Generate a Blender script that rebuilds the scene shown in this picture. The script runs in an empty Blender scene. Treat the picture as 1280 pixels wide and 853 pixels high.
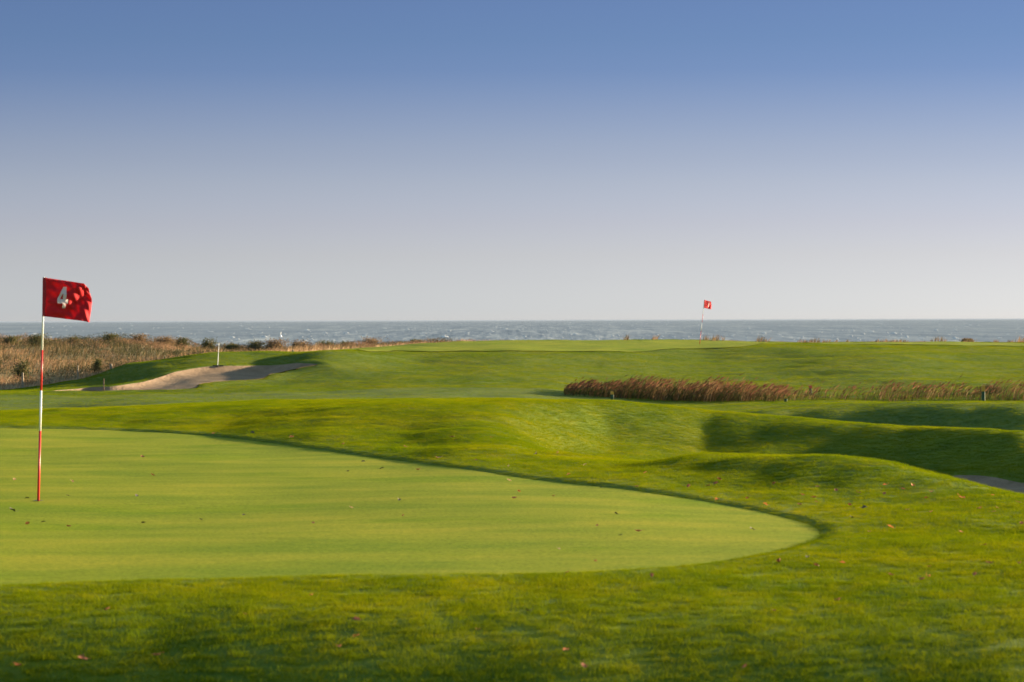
import bpy, bmesh, math, random
import numpy as np
from mathutils import Vector, Matrix, Euler
random.seed(7); rng = np.random.default_rng(11)
S = bpy.context.scene
col = S.collection
F = 3555.0; CAMZ = 1.78
SUN_EL = 7.5; SUN_AZ = 26.0          # elevation; degrees the sun stands beyond the +X axis towards +Y
SEA = -4.0
def H(px): return 402.5 - 0.0028*px
# ------------------------------------------------------------------ helpers
def tag(o, label=None, cat=None, group=None, kind=None):
    if label: o['label'] = label
    if cat: o['category'] = cat
    if group: o['group'] = group
    if kind: o['kind'] = kind
    return o
def link(name, me, mat=None, parent=None):
    o = bpy.data.objects.new(name, me); col.objects.link(o)
    if mat is not None:
        for m in (mat if isinstance(mat, list) else [mat]): me.materials.append(m)
    if parent: o.parent = parent
    return o
def np_mesh(name, verts, faces, smooth=True):
    """verts Nx3, faces list of equal length index arrays (MxK)"""
    me = bpy.data.meshes.new(name)
    verts = np.asarray(verts, dtype=np.float32); faces = np.asarray(faces, dtype=np.int32)
    me.vertices.add(len(verts)); me.vertices.foreach_set('co', verts.ravel())
    k = faces.shape[1]
    me.loops.add(faces.size); me.loops.foreach_set('vertex_index', faces.ravel())
    me.polygons.add(len(faces))
    me.polygons.foreach_set('loop_start', np.arange(len(faces), dtype=np.int32)*k)
    me.polygons.foreach_set('loop_total', np.full(len(faces), k, dtype=np.int32))
    if smooth: me.polygons.foreach_set('use_smooth', np.ones(len(faces), dtype=bool))
    me.update(); me.validate()
    return me
def fattr(me, name, vals):
    a = me.attributes.new(name, 'FLOAT', 'POINT'); a.data.foreach_set('value', np.asarray(vals, dtype=np.float32))
# ------------------------------------------------------------------ value noise for the ground
def vnoise(x, y, seed=0):
    xi = np.floor(x).astype(np.int64); yi = np.floor(y).astype(np.int64)
    fx = x-xi; fy = y-yi; fx = fx*fx*(3-2*fx); fy = fy*fy*(3-2*fy)
    def h(a, b):
        n = (a*374761393 + b*668265263 + seed*974634777) & 0x7fffffff
        n = ((n ^ (n >> 13))*1274126177) & 0x7fffffff
        return ((n ^ (n >> 16)) & 0xffff)/65535.0*2-1
    return (h(xi, yi)*(1-fx)+h(xi+1, yi)*fx)*(1-fy)+(h(xi, yi+1)*(1-fx)+h(xi+1, yi+1)*fx)*fy
# ------------------------------------------------------------------ terrain control points
# per bearing: list of (distance, value); value as ('p', image row it is seen at) or plain height
near = [(8, -2.2), (12, -.98), (14.5, -.34), (16.5, -.04), (18, 0.0), (20, .0), (24, .0), (28, .0)]
p = lambda v: ('p', v)
cols = {
 0:   near+[(34, .0), (40, .0), (46.5, p(535)), (54, p(516.5)), (60, -.15), (70, -.42), (80, p(501)), (95, p(490)), (105, p(488)), (112, -.75), (125, -.35), (145, .1), (165, .45), (185, .5), (215, -.8), (260, -5)],
 80:  near+[(34, .0), (40, .0), (46.5, p(536)), (54, p(513.5)), (60, -.15), (70, -.4), (80, p(501)), (92, p(491)), (104, p(480)), (108, -.5), (116, -.8), (130, -.35), (150, .15), (168, .42), (185, .45), (215, -.8), (260, -5)],
 160: near+[(34, .0), (40, .0), (46, p(539)), (54, p(511)), (60, -.1), (75, p(500)), (91, p(490.5)), (97, p(482)), (102, p(474)), (107, p(463)), (112, p(455)), (118, -.2), (130, -.4), (148, .05), (165, .4), (185, .4), (215, -.8), (260, -5)],
 270: near+[(34, .0), (40, .0), (44, p(546)), (54, p(508)), (60, .0), (75, -.3), (89, p(489)), (96, p(477)), (102, p(463)), (107, p(452)), (114, p(441)), (122, .25), (135, .0), (160, -.05), (180, .0), (215, -.9), (260, -5)],
 335: near+[(34, .0), (40, .0), (54, p(506.5)), (60, .05), (75, -.3), (89, p(487.5)), (96, p(478)), (102, p(464)), (108, p(451)), (115, p(440)), (122, .35), (135, .05), (160, -.05), (180, .0), (215, -.9), (260, -5)],
 400: near+[(34, .0), (40, .03), (52, p(505)), (60, .05), (75, -.28), (90, p(487)), (97, p(474)), (101, p(462)), (104, p(451)), (108, p(441.5)), (118, .47), (126, .38), (150, .2), (180, .0), (215, -.9), (260, -5)],
 455: near+[(34, .0), (40, .04), (51, p(504)), (59, .08), (74, -.26), (90, p(484)), (98, p(470)), (104, p(455)), (111, p(441)), (118, p(438.5)), (130, .48), (150, .3), (180, .0), (215, -.9), (260, -5)],
 520: near+[(35, .01), (41, .06), (50, p(503.5)), (58, .1), (73, -.25), (90, p(482)), (100, p(466)), (110, p(451)), (118, p(440)), (140, p(434)), (155, p(431)), (172, .3), (200, -.5), (260, -5)],
 640: near+[(34, .01), (38, p(560)), (42, p(545)), (45.5, p(525)), (50, p(504.5)), (56, .15), (63, -.12), (75, -.35), (88, p(485)), (98, p(468)), (108, p(452)), (116, p(440.5)), (137, .58), (160, p(426)), (175, .5), (205, -.5), (260, -5)],
 700: near+[(34, .0), (38, -.02), (42.6, p(569.5)), (45, p(552)), (48, p(530)), (50.8, p(506.5)), (58, .0), (66, -.35), (76, -.44), (82, -.46), (89, p(486)), (99, p(469)), (109, p(453)), (118, p(440)), (137, .58), (160, p(426)), (175, .5), (205, -.5), (260, -5)],
 760: near+[(34, .0), (38, -.12), (41.5, -.28), (45.4, p(569.5)), (47.6, p(554)), (49.8, p(531)), (51.8, p(509)), (58, -.12), (68, -.45), (78, p(510)), (84, -.5), (92, p(487)), (101, p(470)), (111, p(454)), (119, p(440)), (137, .57), (160, p(426)), (175, .5), (205, -.5), (260, -5)],
 880: near+[(32, .05), (35, p(571)), (38, -.35), (43, -.6), (47.6, p(567.5)), (50, p(545)), (52.6, p(519)), (60, -.3), (70, -.85), (75, p(516)), (79.5, p(509.5)), (84, -.6), (94, -.5), (103, p(470)), (113, p(456)), (121, p(444)), (127, p(436)), (137, p(432)), (160, p(427)), (175, .5), (205, -.5), (260, -5)],
 960: near+[(31, .05), (34.3, p(572)), (38, -.4), (42, -.65), (46.8, p(569.5)), (49.2, p(547)), (51.6, p(525)), (58, -.45), (68, -1.0), (73, p(519)), (78.5, p(508.5)), (83, -.6), (92, -.5), (102, p(472)), (112, p(456)), (120, p(443)), (127, p(433)), (137, .56), (160, p(429)), (175, .4), (205, -.6), (260, -5)],
 1040: near+[(30, .06), (32.8, p(576)), (37, -.45), (41, -.72), (46, p(579)), (48, p(553)), (50.5, p(528.5)), (55, -.5), (66, -1.1), (71, p(521)), (77, p(506.5)), (82, -.6), (92, -.5), (102, p(468)), (111, p(452)), (120, p(440)), (128, p(431.8)), (138, .57), (160, p(429.5)), (175, .4), (205, -.6), (260, -5)],
 1120: near+[(29.5, .04), (32, p(583)), (36, -.5), (40, -.8), (44.8, p(592)), (47, p(560)), (49.3, p(532.5)), (53, -.6), (64, -1.2), (69, p(522)), (74.5, p(504.5)), (80, -.6), (92, -.45), (103, p(464)), (113, p(447)), (128, p(433)), (140, p(430.2)), (160, p(429.5)), (175, .4), (205, -.6), (260, -5)],
 1200: near+[(29, .0), (31.3, p(604)), (34, -.5), (37, -.82), (40, -.8), (43.2, p(602)), (45.6, p(571)), (47.7, p(537)), (51, -.6), (62, -1.2), (67, p(522)), (72, p(503)), (79, -.6), (92, -.4), (106, p(463)), (118, p(447)), (130, p(434)), (145, p(430)), (160, p(429)), (175, .35), (205, -.6), (260, -5)],
 1280: near+[(28.7, -.03), (30.6, p(626.5)), (33, -.5), (36.5, -.82), (39, p(619)), (41.8, p(611)), (44, p(578)), (46.3, p(541)), (50, -.7), (60, -1.2), (65, p(524)), (70, p(503)), (78, -.6), (92, -.4), (106, p(464)), (118, p(449)), (130, p(437)), (145, p(431)), (160, p(429)), (175, .35), (205, -.6), (260, -5)],
}
U = []; V = []; Zc = []
def add(px, Y, v):
    z = CAMZ-(v[1]-H(px))/F*Y if isinstance(v, tuple) else v
    if Y < 17 and 0 <= px <= 1280: z += (px-640)/1280*.40*(17-Y)/3
    U.append((px-640)/F); V.append(math.log(Y)); Zc.append(z)
for px, L in cols.items():
    for Y, v in L: add(px, Y, v)
def ridge(pts, step=27, skip=9):
    """a crest or foot line running between the columns, so that it stays even"""
    P = np.array(pts, float); a = P[0, 0]+step
    while a < P[-1, 0]:
        if np.abs(P[:, 0]-a).min() > skip: add(a, float(np.interp(a, P[:, 0], P[:, 1])), (lambda q: ('p', q) if q > 100 else q)(float(np.interp(a, P[:, 0], P[:, 2]))))
        a += step
ridge([(400, 52, 505), (455, 51, 504), (520, 50, 503.5), (640, 50, 504.5), (700, 50.8, 506.5), (760, 51.8, 509), (880, 52.6, 519), (960, 51.6, 525), (1040, 50.5, 528.5), (1120, 49.3, 532.5), (1200, 47.7, 537), (1280, 46.3, 541)])
ridge([(700, 42.6, 569.5), (760, 45.4, 569.5), (880, 47.6, 567.5), (960, 46.8, 569.5), (1040, 46, 579), (1120, 44.8, 592), (1200, 43.2, 602), (1280, 41.8, 611)])
ridge([(880, 35, 571), (960, 34.3, 572), (1040, 32.8, 576), (1120, 32, 583), (1200, 31.3, 604), (1280, 30.6, 626.5)])
ridge([(760, 78, 510), (880, 79.5, 509.5), (960, 78.5, 508.5), (1040, 77, 506.5), (1120, 74.5, 504.5), (1200, 72, 503), (1280, 70, 503)])
ridge([(520, 118, 440), (640, 116, 440.5), (760, 119, 440), (880, 127, 436), (960, 127, 433), (1040, 128, 431.8), (1120, 128, 433), (1200, 130, 434), (1280, 130, 437)])
ridge([(700, 45, 552), (760, 47.6, 554), (880, 50, 545), (960, 49.2, 547), (1040, 48, 553), (1120, 47, 560), (1200, 45.6, 571), (1280, 44, 578)])
ridge([(640, 37, .05), (700, 38, -.05), (760, 41.5, -.28), (880, 42.5, -.6), (960, 42, -.65), (1040, 41, -.72), (1120, 40, -.8), (1200, 39, -.82), (1280, 38, -.84)])
ridge([(640, 56, .15), (700, 57, .0), (760, 58, -.12), (880, 58, -.3), (960, 57, -.42), (1040, 55.5, -.5), (1120, 55, -.6), (1200, 53, -.65), (1280, 52, -.7)])
n0 = len(U)
for src, dsts in ((0, (-220, -700, -1500)), (1280, (1450, 1850, 2700))):   # the land carries on beyond both sides
    for Y, v in cols[src]:
        z = CAMZ-(v[1]-H(src))/F*Y if isinstance(v, tuple) else v
        for d in dsts:
            k = {1450: .94, 1850: .86, 2700: .8}.get(d, 1.) if 29 < Y < 76 else 1.  # unseen land past the right edge drawn nearer, to shade the bank
            if d > 1280 and Y in (28, 28.7): continue
            U.append((d-640)/F); V.append(math.log(Y*k)); Zc.append(z)
U = np.array(U)*5.0; V = np.array(V); Zc = np.array(Zc)
def K(r2): return .5*r2*np.log(r2+1e-12)
N = len(U)
A = np.zeros((N+3, N+3))
A[:N, :N] = K((U[:, None]-U)**2+(V[:, None]-V)**2)+np.eye(N)*2e-5
A[:N, N] = 1; A[:N, N+1] = U; A[:N, N+2] = V; A[N:, :N] = A[:N, N:].T
W = np.linalg.solve(A, np.concatenate([Zc, [0, 0, 0]]))
def base_h(x, y):
    yy = np.clip(y, 8, 262.)
    u = np.clip(x/yy, -.56, .56)*5; v = np.log(yy)
    out = np.empty_like(u)
    for i in range(0, len(u), 20000):
        a = u[i:i+20000]; b = v[i:i+20000]
        out[i:i+20000] = K((a[:, None]-U)**2+(b[:, None]-V)**2) @ W[:N]+W[N]+W[N+1]*a+W[N+2]*b
    return out
def ray_hit(px, py, f=None):
    """first place where the line of sight meets the ground"""
    f = f or base_h
    Y = np.exp(np.linspace(math.log(9), math.log(240), 2600))
    x = (px-640)/F*Y; z = CAMZ-(py-H(px))/F*Y
    g = f(x, Y); i = int(np.argmax(g >= z)) if (g >= z).any() else len(Y)-1
    return float(x[i]), float(Y[i])
def smooth_closed(pts, n=160):
    P = np.array(pts, float); m = len(P); out = []
    for i in range(m):
        p0, p1, p2, p3 = P[i-1], P[i], P[(i+1) % m], P[(i+2) % m]
        for t in np.linspace(0, 1, max(2, n//m), endpoint=False):
            out.append(.5*((2*p1)+(-p0+p2)*t+(2*p0-5*p1+4*p2-p3)*t*t+(-p0+3*p1-3*p2+p3)*t**3))
    return np.array(out)
def sdf(x, y, poly):
    """signed distance to a closed polygon, negative inside"""
    d = np.full(x.shape, 1e9); ins = np.zeros(x.shape, bool)
    a = poly; b = np.roll(poly, -1, axis=0)
    for (ax, ay), (bx, by) in zip(a, b):
        ex, ey = bx-ax, by-ay; wx, wy = x-ax, y-ay
        t = np.clip((wx*ex+wy*ey)/(ex*ex+ey*ey+1e-12), 0, 1)
        d = np.minimum(d, (wx-ex*t)**2+(wy-ey*t)**2)
        c = ((ay > y) != (by > y)) & (x < ex*(y-ay)/(ey if ey else 1e-12)+ax)
        ins ^= c
    return np.where(ins, -1, 1)*np.sqrt(d)
# outlines on the ground (the places where the lines of sight land)
green_px = [(-60, 733), (0, 735), (200, 730), (400, 725), (600, 724), (740, 722), (850, 714), (950, 697), (1005, 681), (1024, 668), (1012, 654), (960, 640), (900, 630), (840, 621.5), (740, 610), (640, 598), (560, 586), (480, 574), (400, 562), (330, 553), (260, 546), (180, 540.5), (100, 537.5), (40, 536.5), (-10, 536)]
GREEN = [ray_hit(a, b) for a, b in green_px]+[(-10, 45), (-13, 38), (-13, 30), (-10, 22)]
GREEN = smooth_closed(GREEN, 320)
BUNKER_L = smooth_closed([ray_hit(a, b) for a, b in [(64, 491), (100, 487.5), (140, 485.5), (172, 481), (195, 474), (218, 467), (250, 461), (290, 459), (340, 457), (396, 457.5), (372, 463), (340, 469), (326, 476), (290, 478), (252, 482), (240, 487), (190, 489), (130, 491)]], 180)
BUNKER_R = smooth_closed([(x/F*1.0*Y, Y) for x, Y in [(1195-640, 34), (1180-640, 38), (1180-640, 42.8), (1215-640, 43.3), (1280-640, 41.9), (1370-640, 40.5), (1450-640, 38.5), (1440-640, 35.5), (1350-640, 33.2), (1260-640, 32.6)]], 120)
FARG = smooth_closed([ray_hit(a, b) for a, b in [(450, 439), (500, 440), (560, 440.5), (680, 440.5), (780, 439.5), (860, 436.8), (930, 433.5), (985, 430.8)]]+[(16, 160), (6, 163), (-4, 161), (-8, 150), (-9, 137)], 160)
FARG2 = smooth_closed([(15, 134), (20, 134), (25, 137), (27, 145), (24, 155), (18, 160), (14, 158), (13, 145)], 100)
def terrain(x, y):
    x = np.asarray(x, float); y = np.asarray(y, float)
    z = base_h(x, y)
    g = sdf(x, y, GREEN) if ((y > 10) & (y < 60)).any() else np.full(x.shape, 9.)
    m = np.clip((g+.15)/1.2, 0, 1)                      # 0 on the green
    z += .013*vnoise(x/1.5+.5*y/9, y/2.4, 3)*(.7+.3*m)+.024*vnoise(x/3.1, y/6.5, 5)
    z += m*np.clip(y/34, .45, 1)*(.010*vnoise(x/.4, y/.6, 8)+.022*vnoise(x/.95, y/1.3, 9))
    z += .03*np.clip(g/.16, 0, 1)*(y < 60)                # the rough stands a step above the shaved green
    far = np.clip((y-60)/40, 0, 1)
    z += far*(.03*vnoise(x/2.2, y/3.1, 12)+.03*vnoise(x/6, y/7, 13))
    for B, dep, wd in ((BUNKER_L, .20, .9), (BUNKER_R, .03, .5)):
        c = B.mean(0); near_ = (abs(x-c[0]) < 16) & (abs(y-c[1]) < 18)
        if near_.any():
            d = sdf(x[near_], y[near_], B); t = np.clip(-d/wd, 0, 1)
            lip = np.exp(-((d-.35)/.45)**2)*.05
            z[near_] += -dep*t*(2-t)*.999+lip*(d > -.1)
    return z
def tz(x, y): return float(terrain(np.array([x]), np.array([y]))[0])
# ------------------------------------------------------------------ materials
def mat(name):
    m = bpy.data.materials.new(name); m.use_nodes = True
    m.node_tree.nodes.clear(); return m, m.node_tree.nodes, m.node_tree.links
def ramp(nd, stops, interp='LINEAR'):
    r = nd.new('ShaderNodeValToRGB'); e = r.color_ramp.elements; r.color_ramp.interpolation = interp
    while len(e) < len(stops): e.new(.5)
    for q, (t, c) in zip(e, stops): q.position = t; q.color = (*c, 1)
    return r
def noise(nd, lk, vec, scale, detail=3, rough=.5, sc3=None):
    n = nd.new('ShaderNodeTexNoise'); n.inputs['Scale'].default_value = scale
    n.inputs['Detail'].default_value = detail; n.inputs['Roughness'].default_value = rough
    if sc3:
        mp = nd.new('ShaderNodeMapping'); mp.inputs['Scale'].default_value = sc3
        lk.new(vec, mp.inputs['Vector']); vec = mp.outputs[0]
    lk.new(vec, n.inputs['Vector']); return n.outputs['Fac']
def mix(nd, lk, fac, a, b, mode='MIX'):
    m = nd.new('ShaderNodeMix'); m.data_type = 'RGBA'; m.blend_type = mode
    for s, v in (('Factor', fac), ('A', a), ('B', b)):
        i = [q for q in m.inputs if q.name == s and q.enabled][0] if s == 'Factor' else m.inputs[6 if s == 'A' else 7]
        if hasattr(v, 'is_output'): lk.new(v, i)
        elif isinstance(v, tuple): i.default_value = (*v, 1)
        else: i.default_value = v
    return m.outputs[2]
def maprange(nd, lk, v, a, b, c=0., d=1.):
    m = nd.new('ShaderNodeMapRange'); lk.new(v, m.inputs[0])
    for i, q in zip((1, 2, 3, 4), (a, b, c, d)): m.inputs[i].default_value = q
    return m.outputs[0]
G_DARK = (.050, .098, .003); G_MID = (.104, .148, .003); G_YEL = (.180, .192, .003)
def grass_colour(nd, lk):
    """patchy lawn colour by place, the same for the turf and for the blades that stand on it"""
    g = nd.new('ShaderNodeNewGeometry'); P = g.outputs['Position']
    big = noise(nd, lk, P, .35, 3, .55, (1, .6, 1)); mid = noise(nd, lk, P, 2.2, 3, .6, (1, .7, 1))
    r1 = ramp(nd, [(.28, G_DARK), (.48, G_MID), (.72, G_YEL)]); lk.new(big, r1.inputs[0])
    r2 = ramp(nd, [(.3, (.050, .095, .005)), (.52, (.102, .150, .004)), (.75, (.182, .194, .005))]); lk.new(mid, r2.inputs[0])
    return P, mix(nd, lk, .5, r1.outputs[0], r2.outputs[0])
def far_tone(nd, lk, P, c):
    """multiplies the grass colour beyond the first ridge: darker, slightly greener"""
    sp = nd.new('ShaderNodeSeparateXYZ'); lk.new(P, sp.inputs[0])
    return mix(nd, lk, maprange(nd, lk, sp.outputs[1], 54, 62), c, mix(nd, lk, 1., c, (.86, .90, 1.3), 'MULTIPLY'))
def grass_mat(name, straw=True, tr=.35, rnd=True, tint=(1, 1, 1)):
    m, nd, lk = mat(name); out = nd.new('ShaderNodeOutputMaterial')
    P, c = grass_colour(nd, lk)
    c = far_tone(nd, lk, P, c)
    if rnd:
        oi = nd.new('ShaderNodeObjectInfo')
        r = ramp(nd, [(0, (.72, .82, .7)), (.5, (.95, .97, .95)), (.93, (1.15, 1.08, 1.0)), (1, (1.5, 1.25, 1.5))]); lk.new(oi.outputs['Random'], r.inputs[0])
        c = mix(nd, lk, 1., c, r.outputs[0], 'MULTIPLY')
    a = nd.new('ShaderNodeAttribute'); a.attribute_name = 'tip'
    c = mix(nd, lk, a.outputs['Fac'], c, mix(nd, lk, 1., c, (1.35, 1.22, 1.2), 'MULTIPLY'))
    c = mix(nd, lk, 1., c, tint, 'MULTIPLY')
    d = nd.new('ShaderNodeBsdfDiffuse'); t = nd.new('ShaderNodeBsdfTranslucent'); mx = nd.new('ShaderNodeMixShader')
    mx.inputs[0].default_value = tr
    lk.new(c, d.inputs[0]); lk.new(mix(nd, lk, 1., c, (1.25, 1.1, .5), 'MULTIPLY'), t.inputs[0])
    lk.new(d.outputs[0], mx.inputs[1]); lk.new(t.outputs[0], mx.inputs[2]); lk.new(mx.outputs[0], out.inputs[0])
    return m
def turf_mat():
    m, nd, lk = mat('rough_turf'); out = nd.new('ShaderNodeOutputMaterial')
    P, c = grass_colour(nd, lk)
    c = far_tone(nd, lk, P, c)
    fine = noise(nd, lk, P, 38, 3, .7)
    fr = ramp(nd, [(.3, (.62, .7, .6)), (.5, (1, 1, 1)), (.75, (1.35, 1.25, 1.2))]); lk.new(fine, fr.inputs[0])
    c = mix(nd, lk, 1., c, fr.outputs[0], 'MULTIPLY')
    fa = nd.new('ShaderNodeAttribute'); fa.attribute_name = 'fairway'
    streak = noise(nd, lk, P, 1.1, 4, .6, (.6, 1.3, 1))
    sr = ramp(nd, [(.3, (.060, .095, .009)), (.5, (.082, .118, .011)), (.68, (.115, .140, .014))]); lk.new(streak, sr.inputs[0])
    c = mix(nd, lk, fa.outputs['Fac'], c, sr.outputs[0])
    da = nd.new('ShaderNodeAttribute'); da.attribute_name = 'heath'
    hn = noise(nd, lk, P, 1.5, 4, .6); hr = ramp(nd, [(.35, (.10, .085, .035)), (.6, (.24, .17, .08))]); lk.new(hn, hr.inputs[0])
    c = mix(nd, lk, da.outputs['Fac'], c, hr.outputs[0])
    b = nd.new('ShaderNodeBsdfPrincipled'); b.inputs['Roughness'].default_value = .85; b.inputs['Specular IOR Level'].default_value = .15
    lk.new(c, b.inputs['Base Color'])
    bp = nd.new('ShaderNodeBump'); bp.inputs['Distance'].default_value = .035; bp.inputs['Strength'].default_value = .9
    lk.new(noise(nd, lk, P, 24, 3, .75), bp.inputs['Height']); lk.new(bp.outputs[0], b.inputs['Normal'])
    lk.new(b.outputs[0], out.inputs[0]); return m
def green_mat(name, hue=(1, 1, 1)):
    m, nd, lk = mat(name); out = nd.new('ShaderNodeOutputMaterial')
    g = nd.new('ShaderNodeNewGeometry'); P = g.outputs['Position']
    a = noise(nd, lk, P, 1.1, 5, .68, (.35, .8, 1)); r = ramp(nd, [(.36, (.146, .195, .009)), (.5, (.194, .224, .012)), (.64, (.252, .252, .017))]); lk.new(a, r.inputs[0])
    f = noise(nd, lk, P, 32, 4, .8); fr = ramp(nd, [(.3, (.48, .56, .45)), (.5, (1, 1, 1)), (.7, (1.5, 1.38, 1.5))]); lk.new(f, fr.inputs[0])
    c = mix(nd, lk, 1., r.outputs[0], fr.outputs[0], 'MULTIPLY')
    # patches of another, greener grass that has crept into the turf
    pt = noise(nd, lk, P, .55, 4, .55, (.55, .9, 1)); pr = ramp(nd, [(.56, (1, 1, 1)), (.64, (.80, .93, .5))]); lk.new(pt, pr.inputs[0])
    c = mix(nd, lk, 1., c, pr.outputs[0], 'MULTIPLY')
    b = nd.new('ShaderNodeBsdfPrincipled'); b.inputs['Roughness'].default_value = .9; b.inputs['Specular IOR Level'].default_value = .05
    lk.new(c, b.inputs['Base Color'])
    bp = nd.new('ShaderNodeBump'); bp.inputs['Distance'].default_value = .006; bp.inputs['Strength'].default_value = 1.
    lk.new(noise(nd, lk, P, 90, 2, .7), bp.inputs['Height']); lk.new(bp.outputs[0], b.inputs['Normal'])
    lk.new(b.outputs[0], out.inputs[0]); return m
def sand_mat():
    m, nd, lk = mat('bunker_sand'); out = nd.new('ShaderNodeOutputMaterial')
    g = nd.new('ShaderNodeNewGeometry'); P = g.outputs['Position']
    a = noise(nd, lk, P, 1.4, 5, .65); r = ramp(nd, [(.3, (.17, .117, .077)), (.55, (.24, .168, .112)), (.75, (.29, .21, .145))]); lk.new(a, r.inputs[0])
    f = noise(nd, lk, P, 25, 3, .7); fr = ramp(nd, [(.3, (.8, .8, .8)), (.7, (1.1, 1.1, 1.1))]); lk.new(f, fr.inputs[0])
    b = nd.new('ShaderNodeBsdfPrincipled'); b.inputs['Roughness'].default_value = .95; b.inputs['Specular IOR Level'].default_value = .1
    lk.new(mix(nd, lk, 1., r.outputs[0], fr.outputs[0], 'MULTIPLY'), b.inputs['Base Color'])
    bp = nd.new('ShaderNodeBump'); bp.inputs['Distance'].default_value = .05; bp.inputs['Strength'].default_value = .8
    lk.new(noise(nd, lk, P, 9, 4, .65), bp.inputs['Height']); lk.new(bp.outputs[0], b.inputs['Normal'])
    lk.new(b.outputs[0], out.inputs[0]); return m
def blade_mat(name, stops, tr=.3, attr='rnd', rough=.7):
    m, nd, lk = mat(name); out = nd.new('ShaderNodeOutputMaterial')
    a = nd.new('ShaderNodeAttribute'); a.attribute_name = attr
    r = ramp(nd, stops); lk.new(a.outputs['Fac'], r.inputs[0])
    d = nd.new('ShaderNodeBsdfDiffuse'); t = nd.new('ShaderNodeBsdfTranslucent'); mx = nd.new('ShaderNodeMixShader')
    mx.inputs[0].default_value = tr; lk.new(r.outputs[0], d.inputs[0]); lk.new(r.outputs[0], t.inputs[0])
    lk.new(d.outputs[0], mx.inputs[1]); lk.new(t.outputs[0], mx.inputs[2]); lk.new(mx.outputs[0], out.inputs[0]); return m
def plain(name, c, rough=.5, var=.12, scale=30, tr=0., spec=.4):
    m, nd, lk = mat(name); out = nd.new('ShaderNodeOutputMaterial')
    g = nd.new('ShaderNodeTexCoord'); f = noise(nd, lk, g.outputs['Object'], scale, 4, .6)
    lo = tuple(q*(1-var) for q in c); hi = tuple(min(1, q*(1+var)) for q in c)
    r = ramp(nd, [(.3, lo), (.7, hi)]); lk.new(f, r.inputs[0])
    b = nd.new('ShaderNodeBsdfPrincipled'); b.inputs['Roughness'].default_value = rough; b.inputs['Specular IOR Level'].default_value = spec
    lk.new(r.outputs[0], b.inputs['Base Color']); sh = b.outputs[0]
    if tr:
        t = nd.new('ShaderNodeBsdfTranslucent'); lk.new(r.outputs[0], t.inputs[0]); mx = nd.new('ShaderNodeMixShader')
        mx.inputs[0].default_value = tr; lk.new(sh, mx.inputs[1]); lk.new(t.outputs[0], mx.inputs[2]); sh = mx.outputs[0]
    lk.new(sh, out.inputs[0]); return m
M_TURF = turf_mat(); M_GREEN = green_mat('putting_turf'); M_SAND = sand_mat()
M_BLADE = grass_mat('grass_blades')
# ------------------------------------------------------------------ ground sheet
uc = np.concatenate([np.linspace(-.2, .2, 470)])
outer = np.cumsum(np.geomspace(.002, .035, 22)); uc = np.concatenate([-.2-outer[::-1], uc, .2+outer])
rows = np.concatenate([np.linspace(-45, 7.2, 20), np.exp(np.linspace(math.log(8), math.log(262), 640)), [275, 300]])
X = np.empty((len(rows), len(uc))); Yg = np.empty_like(X)
for i, y in enumerate(rows):
    yy = max(y, 8.)
    ex = np.clip(np.abs(uc)-.2, 0, None)
    X[i] = uc*yy+np.sign(uc)*ex*ex*420; Yg[i] = y
Zg = terrain(X.ravel(), Yg.ravel()).reshape(X.shape)
Zg = np.where(Yg > 262, SEA-2.5, Zg)
nr, nc = X.shape
idx = np.arange(nr*nc).reshape(nr, nc)
quads = np.stack([idx[:-1, :-1], idx[:-1, 1:], idx[1:, 1:], idx[1:, :-1]], -1).reshape(-1, 4)
xf, yf = X.ravel(), Yg.ravel()
gs = sdf(xf, yf, GREEN); bl = sdf(xf, yf, BUNKER_L); br = sdf(xf, yf, BUNKER_R); fg = np.minimum(sdf(xf, yf, FARG), sdf(xf, yf, FARG2))
zc = Zg.ravel()-.30*np.clip(-bl/.7, 0, 1)-.1*np.clip(-br/.5, 0, 1)-.02*np.clip(-gs/.25, 0, 1)-.08*np.clip(-fg/1.5, 0, 1)
me = np_mesh('terrain', np.stack([xf, yf, zc], -1), quads)
def mound_line(x):   # distance at which the wild dune grass begins
    pxs = x
    return pxs
# heath limits, by bearing
hp = np.array([-2000, -200, 0, 60, 110, 160, 220, 270, 335, 400, 455, 520, 600, 700, 900, 1280, 3000]); hy = np.array([100, 103, 106, 109, 112, 115, 118, 119, 121, 128, 138, 158, 166, 170, 168, 168, 168.])
pxv = xf/np.maximum(yf, 8)*F+640
heath_start = np.interp(pxv, hp, hy)
heath = np.clip((yf-heath_start)/1.2, 0, 1)
fair = np.clip((yf-57)/4, 0, 1)*np.clip((92-yf)/8, 0, 1)*np.clip((860-pxv)/120, 0, 1)*.8+np.clip((yf-92)/8, 0, 1)*.35
fair = np.where(pxv > 1000, fair*.7, fair)
fattr(me, 'fairway', fair); fattr(me, 'heath', heath)
dens = np.where(yf < 24, 330, np.where(yf < 60, 230, 60))*np.clip((168-yf)/6, 0, 1)
dens = dens*(gs > .06*vnoise(xf*2.6, yf*1.5, 101)+.04*vnoise(xf*7, yf*5, 102))*(bl > .03)*(br > .03)*(fg > 0)*(yf > 10.5)*(1-heath)*(np.abs(pxv-640) < 900)
dens = dens*np.where(fair > .5, .6, 1.)
fattr(me, 'density', dens)
fattr(me, 'hgt', np.where(yf > 60, 1.15-.45*(fair > .5), 1.)*(.58+.27*np.clip(gs/.7, 0, 1)))
ground = tag(link('ground', me, M_TURF), kind='structure')
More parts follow.
